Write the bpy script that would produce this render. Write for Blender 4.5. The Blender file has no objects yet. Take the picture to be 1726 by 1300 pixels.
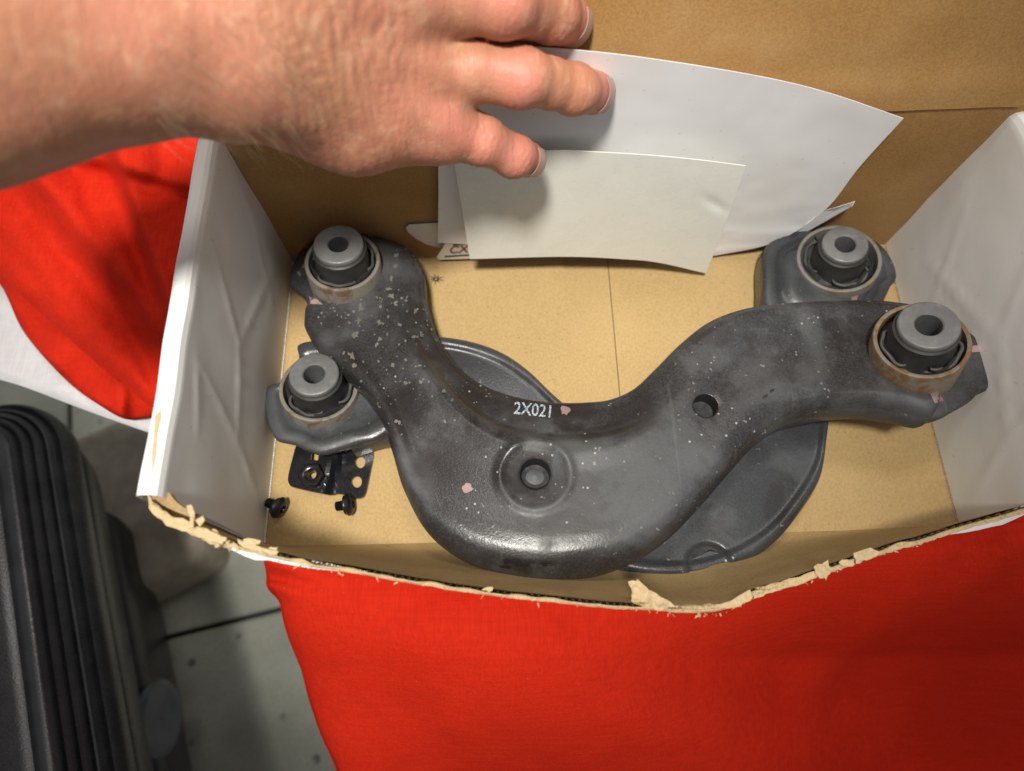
import bpy, bmesh, math, random
import numpy as np
from mathutils import Vector, Matrix, noise
from mathutils.bvhtree import BVHTree
random.seed(7); rng = np.random.default_rng(7)
SC = bpy.context.scene; COL = SC.collection

# ------------------------------------------------------------------ camera
F = 1200.7                                   # focal length in photo pixels (1726 wide)
CAM = np.array([0.1321, -0.0658, 0.3728])
ROT = np.array([[0.9995451354, 0.0300124784, 0.0029619981],
                [-0.0267299191, 0.9271150901, -0.3738223122],
                [-0.0139654472, 0.3735730997, 0.9274956094]])
cd = bpy.data.cameras.new('camera'); cam = bpy.data.objects.new('camera', cd); COL.objects.link(cam)
M4 = np.eye(4); M4[:3, :3] = ROT; M4[:3, 3] = CAM
cam.matrix_world = Matrix(M4.tolist())
cd.sensor_width = 36; cd.lens = F / 1726 * 36; cd.clip_start = 0.01; cd.clip_end = 50
cd.dof.use_dof = True; cd.dof.focus_distance = 0.34; cd.dof.aperture_fstop = 6.0
SC.camera = cam
# ------------------------------------------------------------------ world, lamps, exposure
w = bpy.data.worlds.new('World'); SC.world = w; w.use_nodes = True
bg = w.node_tree.nodes['Background']; bg.inputs['Color'].default_value = (.95, .97, 1, 1); bg.inputs['Strength'].default_value = .32
def lamp(name, kind, loc, target, power, size, color, **kw):
    l = bpy.data.lights.new(name, kind); l.energy = power; l.color = color
    o = bpy.data.objects.new(name, l); COL.objects.link(o); o.location = loc
    o.rotation_euler = (Vector(target) - Vector(loc)).to_track_quat('-Z', 'Y').to_euler()
    if kind == 'AREA': l.shape = 'DISK'; l.size = size
    else: l.shadow_soft_size = size
    for k, v in kw.items(): setattr(l, k, v)
    return o
lamp('ceiling_lamp', 'SPOT', (.02, -.34, 1.55), (.07, .18, 0), 162, .10, (1, .97, .90), spot_size=math.radians(29.5), spot_blend=1.0)
lamp('added_back_lamp', 'AREA', (.16, .50, 1.5), (.15, .05, 0), 5, .30, (1, .96, .9))  # added unseen back lamp to raise ridge highlights and brighten the lid
SC.view_settings.view_transform = 'Standard'; SC.view_settings.look = 'None'
SC.view_settings.exposure = 0; SC.view_settings.gamma = 1
SC.cycles.use_denoising = True

# ------------------------------------------------------------------ helpers
def ray(u, v): return ROT @ np.array([(u - 863) / F, -(v - 650) / F, -1.0])
def hit(u, v, ax, val):
    d = ray(u, v); return CAM + d * (val - CAM[ax]) / d[ax]
def hz(u, v, z): return hit(u, v, 2, z)
def hy(u, v, y): return hit(u, v, 1, y)
def hd(u, v, d): return CAM + ray(u, v) * d
def proj(P):
    q = ROT.T @ (np.asarray(P) - CAM); return 863 + F * q[0] / -q[2], 650 - F * q[1] / -q[2]
def tag(o, label=None, cat=None, group=None, kind=None):
    for k, v in (('label', label), ('category', cat), ('group', group), ('kind', kind)):
        if v: o[k] = v
    return o
def empty(name, loc, label, cat, group=None):
    o = bpy.data.objects.new(name, None); COL.objects.link(o); o.location = loc; o.empty_display_size = .01
    return tag(o, label, cat, group)
def obj(name, verts, faces, mat, parent=None, smooth=True, sharp=None):
    me = bpy.data.meshes.new(name)
    me.from_pydata([tuple(map(float, p)) for p in verts], [], [tuple(map(int, f)) for f in faces])
    me.validate(); me.update()
    o = bpy.data.objects.new(name, me); COL.objects.link(o)
    me.materials.append(mat)
    bm = bmesh.new(); bm.from_mesh(me); bmesh.ops.recalc_face_normals(bm, faces=bm.faces); bm.to_mesh(me); bm.free()
    if smooth: me.polygons.foreach_set('use_smooth', [True] * len(me.polygons))
    if sharp: me.set_sharp_from_angle(angle=math.radians(sharp))
    setpar(o, parent)
    return o
def setpar(o, parent):
    if parent is not None:
        o.parent = parent
        bpy.context.view_layer.update()
        o.matrix_parent_inverse = parent.matrix_world.inverted()
SPL = {}
def spline(pts, n, closed=False):
    key = (repr(pts) if not isinstance(pts, np.ndarray) else pts.tobytes(), n, closed)
    if len(str(key[0])) < 900:
        if key not in SPL: SPL[key] = spline_raw(pts, n, closed)
        return SPL[key]
    return spline_raw(pts, n, closed)
def spline_raw(pts, n, closed=False):
    P = np.array(pts, float)
    if closed: P = np.vstack([P[-1], P, P[0], P[1]])
    else: P = np.vstack([2 * P[0] - P[1], P, 2 * P[-1] - P[-2]])
    segs = len(P) - 3; out = []
    for t in np.linspace(0, segs, n, endpoint=not closed):
        i = min(int(t), segs - 1); f = t - i; a, b, c, d = P[i:i + 4]
        out.append(.5 * (2 * b + (c - a) * f + (2 * a - 5 * b + 4 * c - d) * f * f + (3 * b - a - 3 * c + d) * f ** 3))
    return np.array(out)
def grid_faces(n, m, off=0, wrap=False):
    fs = []
    for i in range(n - 1):
        for j in range(m if wrap else m - 1):
            k = (j + 1) % m
            fs.append((off + i * m + j, off + i * m + k, off + (i + 1) * m + k, off + (i + 1) * m + j))
    return fs
def nz(x, y, z=0, s=1.0): return noise.noise(Vector((x * s, y * s, z * s)))
def fbm(x, y, z=0, s=1.0, o=3):
    a = 0; k = 1
    for i in range(o): a += nz(x, y, z + i * 7.3, s) * k; s *= 2; k *= .5
    return a
def sheet(name, fn, nu, nv, mat, parent=None, thick=0.0, down=None):
    """grid surface fn(u,v)->xyz with real thickness along its normals"""
    V = np.array([[fn(i / (nu - 1), j / (nv - 1)) for j in range(nv)] for i in range(nu)], float)
    if not thick: return obj(name, V.reshape(-1, 3), grid_faces(nu, nv), mat, parent)
    N = np.cross(np.gradient(V, axis=0), np.gradient(V, axis=1)); N /= np.linalg.norm(N, axis=2, keepdims=True) + 1e-12
    if down is not None and (N[nu // 2, nv // 2] @ np.array(down)) < 0: N = -N
    B = V + N * thick
    vs = np.vstack([V.reshape(-1, 3), B.reshape(-1, 3)]); k = nu * nv
    fs = grid_faces(nu, nv) + [tuple(reversed(f)) for f in grid_faces(nu, nv, k)]
    rim = [i * nv for i in range(nu)] + [(nu - 1) * nv + j for j in range(1, nv)] + [i * nv + nv - 1 for i in range(nu - 2, -1, -1)] + [j for j in range(nv - 2, 0, -1)]
    for a, b in zip(rim, rim[1:] + rim[:1]): fs.append((a, b, b + k, a + k))
    return obj(name, vs, fs, mat, parent, sharp=50)
def slab(name, outline, mat, parent=None, thick=.002, direction=(0, 0, -1), bend=None):
    """polygon outline (3-D) with thickness"""
    P = np.array(outline, float); n = len(P); Q = P + np.array(direction) * thick
    fs = [tuple(range(n)), tuple(range(2 * n - 1, n - 1, -1))] + [(i, (i + 1) % n, n + (i + 1) % n, n + i) for i in range(n)]
    return obj(name, np.vstack([P, Q]), fs, mat, parent, sharp=35)
def lathe(name, base, axis, prof, mat, parent, n=56, mod=None):
    a = np.array(axis, float); a /= np.linalg.norm(a)
    e1 = np.cross(a, [0, 1, 0]); e1 /= np.linalg.norm(e1); e2 = np.cross(a, e1)
    V = []
    for k, (r, h) in enumerate(prof):
        for j in range(n):
            t = 2 * math.pi * j / n; rr, hh = (r, h) if mod is None else mod(k, t, r, h)
            V.append(np.array(base) + a * hh + (e1 * math.cos(t) + e2 * math.sin(t)) * rr)
    return obj(name, V, grid_faces(len(prof), n, wrap=True), mat, parent, sharp=40)
BV = {}
def bvh(o):
    if o.name not in BV:
        me = o.data; BV[o.name] = BVHTree.FromPolygons([o.matrix_world @ v.co for v in me.vertices], [p.vertices[:] for p in me.polygons])
    return BV[o.name]
def onto(os_, u, v, lift=.0003):
    best = None
    for o in os_:
        l, nrm, i, d = bvh(o).ray_cast(Vector(CAM), Vector(ray(u, v)).normalized())
        if l is not None and (best is None or d < best[1]): best = (l, d, nrm)
    if best is None: return None
    n = best[2]
    if n.dot(Vector(ray(u, v))) > 0: n = -n
    return np.array(best[0] + n * lift)
def decal(name, polys, surf, mat, parent, lift=.0003):
    V = []; Fc = []
    for poly in polys:
        q2 = np.array(poly, float); per = np.linalg.norm(q2 - np.roll(q2, -1, 0), axis=1)
        if per.max() > 6: q2 = np.vstack([np.linspace(a, b, max(2, int(l / 4)), endpoint=False) for a, b, l in zip(q2, np.roll(q2, -1, 0), per)])
        c2 = q2.mean(0); rings = (1, .66, .33) if per.sum() > 24 else (1,)
        pts = [onto(surf, *(c2 + (p - c2) * k_), lift) for k_ in rings for p in q2] + [onto(surf, *c2, lift)]
        if any(p is None for p in pts): continue
        if max(np.linalg.norm(p - pts[-1]) for p in pts) > .02: continue
        k = len(V); V += pts; n = len(q2); m = len(rings)
        Fc += [(k + a * n + i, k + a * n + (i + 1) % n, k + (a + 1) * n + (i + 1) % n, k + (a + 1) * n + i) for a in range(m - 1) for i in range(n)]
        Fc += [(k + (m - 1) * n + i, k + (m - 1) * n + (i + 1) % n, k + m * n) for i in range(n)]
    if not V: return None
    return obj(name, V, Fc, mat, parent)
def blob(u, v, r, n=9, e=.35, sx=1, sy=1, rot=0):
    out = []
    for i in range(n):
        a = 2 * math.pi * i / n; q = r * (1 + e * random.uniform(-1, 1)); x, y = q * math.cos(a) * sx, q * math.sin(a) * sy
        out.append((u + x * math.cos(rot) - y * math.sin(rot), v + x * math.sin(rot) + y * math.cos(rot)))
    return out

# ------------------------------------------------------------------ materials
class NT:
    def __init__(s, name):
        s.m = bpy.data.materials.new(name); s.m.use_nodes = True; s.t = s.m.node_tree
        s.b = s.t.nodes['Principled BSDF']; s.tc = s.t.nodes.new('ShaderNodeTexCoord')
    def n(s, t, **kw):
        nd = s.t.nodes.new(t)
        for k, v in kw.items():
            if hasattr(nd, k): setattr(nd, k, v)
            else: s.set(nd.inputs[k], v)
        return nd
    def set(s, sock, v):
        if isinstance(v, bpy.types.NodeSocket): s.t.links.new(v, sock)
        else:
            if isinstance(v, tuple) and len(v) == 3 and sock.type == 'RGBA': v = v + (1,)
            sock.default_value = v
    def map(s, scale=(1, 1, 1), rot=(0, 0, 0), loc=(0, 0, 0)):
        m = s.n('ShaderNodeMapping'); s.set(m.inputs['Vector'], s.tc.outputs['Object'])
        m.inputs['Scale'].default_value = scale; m.inputs['Rotation'].default_value = rot; m.inputs['Location'].default_value = loc
        return m.outputs[0]
    def noise(s, scale, detail=4, rough=.55, vec=None, dist=0):
        nd = s.n('ShaderNodeTexNoise'); s.set(nd.inputs['Vector'], vec or s.tc.outputs['Object'])
        nd.inputs['Scale'].default_value = scale; nd.inputs['Detail'].default_value = detail; nd.inputs['Roughness'].default_value = rough; nd.inputs['Distortion'].default_value = dist
        return nd.outputs[0]
    def vor(s, scale, vec=None, feature='F1', rnd=1):
        nd = s.n('ShaderNodeTexVoronoi'); nd.feature = feature; s.set(nd.inputs['Vector'], vec or s.tc.outputs['Object']); nd.inputs['Scale'].default_value = scale; nd.inputs['Randomness'].default_value = rnd
        return nd.outputs['Distance']
    def ramp(s, fac, a, b, c0=0.0, c1=1.0):
        nd = s.n('ShaderNodeMapRange'); nd.interpolation_type = 'SMOOTHSTEP'
        s.set(nd.inputs[0], fac); nd.inputs[1].default_value = a; nd.inputs[2].default_value = b; nd.inputs[3].default_value = c0; nd.inputs[4].default_value = c1
        return nd.outputs[0]
    def mix(s, fac, a, b):
        nd = s.n('ShaderNodeMix'); nd.data_type = 'RGBA'
        s.set(nd.inputs[0], fac); s.set(nd.inputs[6], a); s.set(nd.inputs[7], b)
        return nd.outputs[2]
    def math(s, op, a, b=0.0):
        nd = s.n('ShaderNodeMath'); nd.operation = op; s.set(nd.inputs[0], a); s.set(nd.inputs[1], b); return nd.outputs[0]
    def bump(s, h, strength=.3, dist=.001, prev=None):
        nd = s.n('ShaderNodeBump'); s.set(nd.inputs['Height'], h); nd.inputs['Strength'].default_value = strength; nd.inputs['Distance'].default_value = dist
        if prev is not None: s.set(nd.inputs['Normal'], prev)
        return nd.outputs[0]
    def out(s, color=None, rough=None, normal=None, metal=None, **kw):
        for k, v in (('Base Color', color), ('Roughness', rough), ('Normal', normal), ('Metallic', metal)):
            if v is not None: s.set(s.b.inputs[k], v)
        for k, v in kw.items(): s.set(s.b.inputs[k.replace('_', ' ')], v)
        return s.m
def m_kraft(name, c=(.45, .31, .140), d=(.37, .25, .105)):
    t = NT(name)
    fib = t.noise(1100, 3, .6, t.map((.8, .55, .8))); big = t.noise(18, 5); spk = t.noise(420, 2)
    col = t.mix(t.ramp(fib, .3, .7), d, c); col = t.mix(t.ramp(big, .35, .75, 0, .35), col, (.49, .335, .16))
    col = t.mix(t.ramp(spk, .66, .74, 0, .45), col, (.2, .12, .05))
    nrm = t.bump(t.math('ADD', fib, t.math('MULTIPLY', big, 2)), .25, .0006)
    return t.out(col, .78, nrm, Specular_IOR_Level=.25)
def m_white(name, c=(.74, .73, .70), bumpy=.25, rough=.6):
    t = NT(name)
    big = t.noise(14, 3, .5); fine = t.noise(700, 3); st = t.noise(11, 4, .65, None, .8)
    col = t.mix(t.ramp(big, .45, .72, 0, .5), c, (c[0] * .84, c[1] * .82, c[2] * .78))
    col = t.mix(t.ramp(st, .66, .80, 0, .30), col, (.42, .36, .28))
    col = t.mix(t.ramp(t.noise(260, 2), .71, .75, 0, .35), col, (.33, .31, .29)); col = t.mix(t.ramp(t.noise(9, 3), .50, .68, 0, .25), col, (c[0], c[1] * .88, c[2] * .90))
    nrm = t.bump(t.math('ADD', t.math('MULTIPLY', big, 2), t.math('MULTIPLY', fine, .10)), bumpy, .0014)
    return t.out(col, rough, nrm, Specular_IOR_Level=.35)
def m_plain(name, c, rough=.5, metal=0, var=.15, bscale=400, bstr=.15, **kw):
    t = NT(name); n1 = t.noise(60, 5); n2 = t.noise(bscale, 3)
    col = t.mix(t.ramp(n1, .3, .7), tuple(x * (1 - var) for x in c), tuple(min(1, x * (1 + var)) for x in c))
    return t.out(col, t.ramp(n2, .3, .7, rough * .85, min(1, rough * 1.15)), t.bump(n2, bstr, .0005), metal, **kw)
def m_sleeve():
    t = NT('dull_grey_metal'); a = t.noise(70, 5, .6); b = t.noise(420, 4, .6); c = t.noise(150, 4, .65, None, .6)
    col = t.mix(t.ramp(a, .35, .7), (.145, .145, .145), (.20, .20, .197)); col = t.mix(t.ramp(c, .58, .70, 0, .6), col, (.13, .115, .095)); col = t.mix(t.ramp(b, .62, .72, 0, .5), col, (.30, .30, .29))
    return t.out(col, t.ramp(b, .3, .7, .42, .62), t.bump(b, .2, .0004), .35)
def m_stencil():
    t = NT('pale_stencil_paint'); n = t.noise(1500, 2, .6)
    return t.out(t.mix(t.ramp(n, .44, .53), (.09, .10, .11), (.42, .48, .53)), .7)
def m_arm(name, light=(.064, .064, .066), dark=(.022, .0205, .0205), mud=True):
    t = NT(name)
    pos = t.tc.outputs['Object']
    big = t.noise(24, 4, .5, None, .5); mid = t.noise(95, 5, .65); fine = t.noise(900, 3, .6); spk = t.noise(330, 2, .5); spk2 = t.vor(240)
    dust = t.ramp(t.math('ADD', t.math('MULTIPLY', big, .7), t.math('MULTIPLY', mid, .22)),   .38, .60)
    col = t.mix(dust, dark, light)
    col = t.mix(t.ramp(fine, .35, .75, 0, .35), col, tuple(x * 1.35 for x in light))
    blk = t.noise(40, 4, .6, t.map((1, 1, 1), loc=(3.1, 1.7, .4)), .4)
    col = t.mix(t.ramp(blk, .57, .70, 0, .50), col, (.020, .0155, .0145))
    col = t.mix(t.ramp(spk, .72, .75, 0, .55), col, (.26, .25, .235))
    for ro, sc in ((.5, 260), (-.9, 330), (1.9, 300)):
        s_ = t.noise(sc, 2, .5, t.map((1, .035, .3), (0, 0, ro), (ro, 0, 0)), .15); col = t.mix(t.ramp(s_, .715, .75, 0, .10), col, (.20, .195, .185))
    if mud:  # pale mud specks, plus brown-black patches set on flange, neck and belly
        for pu, pv, pz, rad, k in ((890, 672, .042, .022, .9), (960, 688, .044, .016, .8), (820, 645, .040, .020, .9), (755, 590, .038, .018, .9), (715, 530, .034, .012, .8), (765, 790, .050, .020, .75), (960, 905, .048, .020, .6), (1395, 572, .050, .008, .8), (1452, 550, .050, .008, .7), (1205, 570, .050, .010, .6), (880, 945, .045, .013, .8), (905, 790, .045, .010, .7), (665, 720, .045, .016, .7), (1080, 690, .048, .013, .5)):
            dd = t.n('ShaderNodeVectorMath'); dd.operation = 'DISTANCE'; t.set(dd.inputs[0], pos); dd.inputs[1].default_value = tuple(hz(pu, pv, pz))
            col = t.mix(t.ramp(t.math('ADD', dd.outputs['Value'], t.math('MULTIPLY', t.math('SUBTRACT', blk, .5), .06)), rad * 1.25, rad * .45, 0, k), col, (.0165, .0125, .0115))
        col = t.mix(t.math('MULTIPLY', t.ramp(spk2, .16, .10), t.ramp(t.noise(30), .50, .60, 0, .8)), col, (.36, .34, .30))
    rough = t.ramp(t.math('ADD', dust, t.math('MULTIPLY', fine, .4)), .1, 1.1, .27, .52)
    nrm = t.bump(fine, .22, .0004); nrm = t.bump(mid, .07, .0010, nrm)
    return t.out(col, rough, nrm, .0, Specular_IOR_Level=.42)
def m_rust(name, a=(.27, .235, .19), b=(.22, .105, .04), amt=(.45, .68)):
    t = NT(name); n1 = t.noise(120, 6, .65, None, .5); n2 = t.noise(600, 3); n3 = t.noise(60, 4)
    col = t.mix(t.ramp(n1, amt[0], amt[1]), a, b); col = t.mix(t.ramp(n3, .58, .72, 0, .55), col, (.27, .19, .085))
    col = t.mix(t.ramp(n2, .6, .75, 0, .5), col, (.08, .05, .03))
    return t.out(col, .62, t.bump(n1, .35, .0005), .25)
def m_cloth(name, c, c2, weave=2600, big=9, bstr=.5):
    t = NT(name)
    wx = t.noise(weave * .35, 2, .5, t.map((1, .06, 1), (0, 0, .35))); wy = t.noise(weave * .35, 2, .5, t.map((.06, 1, 1), (0, 0, .35)))
    slub = t.noise(420, 3, .5, t.map((.06, 1, 1), (0, 0, .10)))
    lint = t.ramp(t.noise(500, 2), .71, .75, 0, .35)
    col = t.mix(t.ramp(t.math('ADD', wx, t.math('MULTIPLY', slub, .6)), .5, 1.1), c2, c); col = t.mix(lint, col, tuple(min(1, x + .06) for x in c))
    h = t.math('ADD', t.math('ADD', wx, wy), slub)
    nrm = t.bump(h, bstr, .0003); nrm = t.bump(t.noise(big * 2, 3, .5, None, .5), .25, .010, nrm)
    return t.out(col, .82, nrm, Specular_IOR_Level=.06)
KRAFT = m_kraft('kraft_cardboard'); KRAFT_BACK = m_kraft('kraft_cardboard_brown', (.37, .20, .066), (.29, .15, .047))  # browner, darker kraft tone for the back panel and lid
TORN = m_kraft('torn_cardboard_fibre', (.56, .43, .25), (.46, .34, .18)); FLUTE = m_kraft('cardboard_flute', (.36, .24, .12), (.26, .165, .075))
WHITE = m_white('white_cardboard_liner', (.80, .80, .775), .3)
ARM = m_arm('dusty_black_steel'); ARM2 = m_arm('grey_dusty_steel', (.050, .053, .056), (.034, .036, .038), False)
RUST = m_rust('rusted_collar', (.21, .175, .13), (.17, .09, .035), (.40, .62)); RUST2 = m_rust('pale_rusted_collar', (.21, .19, .155), (.14, .085, .05), (.50, .66))
SLEEVE = m_sleeve()
RUBBER = m_plain('black_rubber', (.032, .031, .030), .5, 0, .3, 250, .3)
RUBBER_LIP = m_plain('dusty_rubber', (.062, .060, .057), .6, 0, .35, 300, .3)
DARK = m_plain('dark_hole_and_shade', (.012, .012, .013), .7)
GLOSSBLK = m_plain('glossy_black_paint', (.008, .008, .010), .22, 0, .2, 700, .08)
SCREWM = m_plain('black_oxide_steel', (.014, .014, .016), .32, .3, .2, 700, .15)
PAPER = m_white('white_paper', (.80, .79, .785), .06, .62); CARD = m_plain('cream_glossy_card', (.75, .742, .675), .28, 0, .02, 120, .03)
LABELW = m_plain('white_label_paper', (.72, .69, .64), .5, 0, .04)
MAROON = m_plain('maroon_print', (.17, .025, .03), .5); INK = m_plain('black_print', (.02, .018, .018), .5)
PINK = m_plain('pink_paint_mark', (.27, .165, .165), .7, 0, .35); CHALK = m_stencil()
MUD = m_plain('dried_mud', (.125, .118, .102), .85, 0, .25, 900, .5); MUD2 = m_plain('grey_mud_film', (.135, .13, .122), .8, 0, .3, 900, .5)
RED = m_cloth('red_cotton', (.54, .0215, .007), (.46, .016, .0055)); WHITEC = m_cloth('white_cotton', (.62, .60, .60), (.54, .52, .53))
CASE = m_plain('black_case_plastic', (.015, .015, .017), .30, 0, .25, 800, .25); WHEELM = m_plain('grey_wheel_plastic', (.075, .085, .10), .35)
BEIGE = m_plain('beige_stone', (.33, .29, .22), .8, 0, .15, 200, .3)
def m_floor():
    t = NT('grey_green_concrete'); n = t.noise(14, 6, .6); f = t.noise(300, 3); s = t.vor(38)
    col = t.mix(t.ramp(n, .3, .7), (.28, .29, .235), (.38, .385, .32)); col = t.mix(t.ramp(f, .4, .8, 0, .4), col, (.2, .2, .17))
    col = t.mix(t.math('MULTIPLY', t.ramp(s, .2, .1), t.ramp(t.noise(25), .5, .6, 0, .8)), col, (.06, .06, .055))
    return t.out(col, .7, t.bump(f, .2, .001))
CONC = m_floor()
def m_skin():
    t = NT('skin')
    big = t.noise(28, 4, .6); mid = t.noise(120, 4, .6, None, .5); fine = t.vor(900, t.map((1.0, .6, 1), (0, 0, .15)))
    col = t.mix(t.ramp(big, .35, .7), (.43, .190, .108), (.47, .185, .118))
    col = t.mix(t.ramp(mid, .50, .72, 0, .55), col, (.56, .32, .195))
    col = t.mix(t.ramp(t.noise(170, 3, .6), .56, .75, 0, .5), col, (.48, .20, .135))
    for n, rad, k in (('p_mcp', .013, .75), ('r_pip', .012, .6), ('p_pip', .011, .45), ('p_tip', .013, .6), ('r_tip', .014, .6), ('m_tip', .015, .6), ('m_pip', .012, .4), ('p_dip', .010, .5)):
        dd = t.n('ShaderNodeVectorMath'); dd.operation = 'DISTANCE'; t.set(dd.inputs[0], t.tc.outputs['Object']); up = (CAM - J[n]) / np.linalg.norm(CAM - J[n]); dd.inputs[1].default_value = tuple(J[n] + up * .009)
        col = t.mix(t.ramp(t.math('ADD', dd.outputs['Value'], t.math('MULTIPLY', mid, .008)), rad + .008, .005, 0, k), col, (.62, .20, .16))
    wr = t.noise(230, 4, .6, t.map((1.0, .14, .3), (0, 0, -.12)), .3)
    nrm = t.bump(fine, .18, .0004); nrm = t.bump(wr, .5, .0014, nrm); nrm = t.bump(t.noise(330, 3, .6), .25, .0008, nrm)
    return t.out(col, t.ramp(mid, .3, .7, .47, .60), nrm, Subsurface_Weight=.12, Subsurface_Radius=(.010, .004, .002), Subsurface_Scale=.4, Specular_IOR_Level=.4)
NAIL = m_plain('fingernail', (.40, .25, .21), .38, 0, .08)
KNUCK = None

# ------------------------------------------------------------------ the box
W, D, H = .36, .17, .114
box = empty('cardboard_box', (W / 2, D / 2, 0), 'open white cardboard box with torn front edge holding two dark metal arms', 'box')
def flap(x0, x1, y0, y1, z, name='bottom_flap'):
    return sheet(name, lambda u, v: (x0 + (x1 - x0) * u, y0 + (y1 - y0) * v, z + .0006 * fbm(x0 + (x1 - x0) * u, y0 + (y1 - y0) * v, z, 22)), 30, 20, KRAFT, box, .003, (0, 0, -1))
sx = hz(1035, 560, 0)[0]
flap(-.003, sx - .0002, -.002, D + .001, 0); flap(sx + .0003, W + .003, -.002, D + .001, -.0004)
pa = hz(740, 441, .0022); pb = hz(950, 433, .0022)          # tuck flap with a perforated edge over the back fold
def tuckf(u, v):
    p = pa + (pb - pa) * u; return (p[0], p[1] - v * .11 + (.0005 * ((int(u * 60) % 2)) if v == 0 else 0), .0022 - .0018 * v)
sheet('tuck_flap', tuckf, 61, 8, KRAFT, box, .0012, (0, 0, -1))
slab('fold_gap', [(pb[0], D - .0025, .0006), (sx, D - .0025, .0006), (sx, D, .0006), (pb[0], D, .0006)], DARK, box, .0005)
CREASES = [((.150, .030), (.085, .062), .0016), ((.085, .062), (.120, .105), .0012), ((.085, .062), (.040, .050), .0014), ((.040, .050), (.060, .100), .0012), ((.040, .050), (.020, .015), .0012), ((.120, .020), (.160, .070), .001), ((.06, .10), (.03, .09), .0012)]
def crease(y, z):
    o = 0
    for (a, b), (c, d), h in CREASES:
        dy, dz = c - a, d - b; l2 = dy * dy + dz * dz; t = min(1, max(0, ((y - a) * dy + (z - b) * dz) / l2))
        q = math.hypot(y - a - t * dy, z - b - t * dz) + .0008 * nz(y, z, 1, 200)
        o += .6 * h * math.exp(-abs(q) / .0014) * math.sin(math.pi * min(1, max(0, .1 + .8 * t)))
    return o
def dent(y, z, seed): return crease(y + (.01 if seed > 5 else 0), z) + .0009 * fbm(y, z, seed, 12, 3) + .0003 * max(0, .25 - abs(nz(y, z, seed + 4, 24))) * 4 * max(0, nz(y, z, seed + 9, 12))
def wall_left(u, v):
    y = -.001 + (D + .001) * u; pr = [(0, -.002), (0, H * .25), (0, H * .5), (0, H * .75), (0, H - .004), (-.0008, H - .0012), (-.0025, H), (-.0065, H), (-.0082, H - .0012), (-.009, H - .004), (-.009, H * .5), (-.009, -.004)]
    t = v * (len(pr) - 1); i = min(int(t), len(pr) - 2); f = t - i
    x = pr[i][0] + (pr[i + 1][0] - pr[i][0]) * f; z = pr[i][1] + (pr[i + 1][1] - pr[i][1]) * f
    d = dent(y, z, 2) * min(1, max(0, z) / .03); lean = -.0015 * (z / H)
    return (x + lean + d, y + .0008 * nz(y, z, 5, 30), z + (.0012 * nz(y, x, 3, 40) if z > H * .9 else 0))
sheet('side_panel', wall_left, 70, 111, WHITE, box)
def wall_right(u, v):
    y = -.002 + (D + .002) * u; pr = [(0, -.002), (0, H * .33), (0, H * .66), (0, H - .004), (.0012, H - .001), (.004, H), (.008, H), (.011, H - .001), (.012, H - .004), (.012, H * .5), (.012, -.004)]
    t = v * (len(pr) - 1); i = min(int(t), len(pr) - 2); f = t - i
    x = pr[i][0] + (pr[i + 1][0] - pr[i][0]) * f; z = pr[i][1] + (pr[i + 1][1] - pr[i][1]) * f
    d = dent(y, z, 11) * min(1, max(0, z) / .03)
    return (W + x - d + .008 * z / H, y + .0008 * nz(y, z, 5, 30), z - .004 * max(0, (y - D + .03) / .03) ** 3 * (z / H) ** 6)
sheet('side_panel', wall_right, 70, 101, WHITE, box)
sheet('back_panel', lambda u, v: (-.004 + (W + .020) * u, D + .0010 * fbm(u * .36, v * .11, 3, 16), -.003 + (H + .003) * v), 60, 30, KRAFT_BACK, box, .003, (0, 1, 0))
def lid(u, v):
    z = H + .0001 + .17 * v
    return (-.006 + (W + .020) * u - .006 * max(0, .12 - v) / .12 * max(0, u - .97) / .03, D + .0010 * fbm(u * .36, .11, 3, 16) + .0002 - .0012 * math.exp(-v / .025) + .05 * v * min(1, v * 9) + .003 * fbm(u * .4, v * .2, 8, 9) * min(1, v * 6), z)
sheet('lid_flap', lid, 70, 40, KRAFT_BACK, box, .003, (0, 1, 0))
# front panel: bulges outward, torn along the top
edge_px = [(256, 838), (300, 870), (350, 893), (400, 909), (440, 921), (500, 934), (560, 945), (640, 960), (720, 974), (800, 986), (880, 996), (960, 1004), (1040, 1011), (1110, 1016), (1180, 1018), (1240, 1008), (1270, 990), (1330, 972), (1400, 948), (1470, 924), (1540, 903), (1620, 879), (1726, 848), (1790, 829)]
ez = np.interp([p[0] for p in edge_px], [256, 440, 900, 1240, 1726, 1800], [.1085, .098, .080, .068, .052, .050])
EDGE = spline([hz(u, v, z) for (u, v), z in zip(edge_px, ez)], 161)
def front_in(u, v, off=0.0):
    i = u * 160; k = min(int(i), 159); f = i - k; T = EDGE[k] * (1 - f) + EDGE[k + 1] * f
    bx = min(max(T[0], -.003), W + .010)
    z = T[2] * v; y = (T[1]) * v ** (.62 - .20 * math.exp(-((u - .62) / .2) ** 2))
    jag = (.0009 * nz(u * 90, 0, 1, 1) + .0006 * nz(u * 260, 0, 4, 1)) * (v > .97)
    return np.array((bx + (T[0] - bx) * v, y - .0006 + .0008 * fbm(u * 5, v, 3, 3) * v - off, z + jag - .002 * (1 - v)))
fp = sheet('front_panel', lambda u, v: front_in(u, v), 161, 20, KRAFT, box)
sheet('front_liner', lambda u, v: front_in(u, v, .0024) - np.array((0, 0, .0030 * v + .004 * v * max(0, nz(u * 14, 3, 0, 1)))), 161, 20, WHITE, fp)
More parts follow.
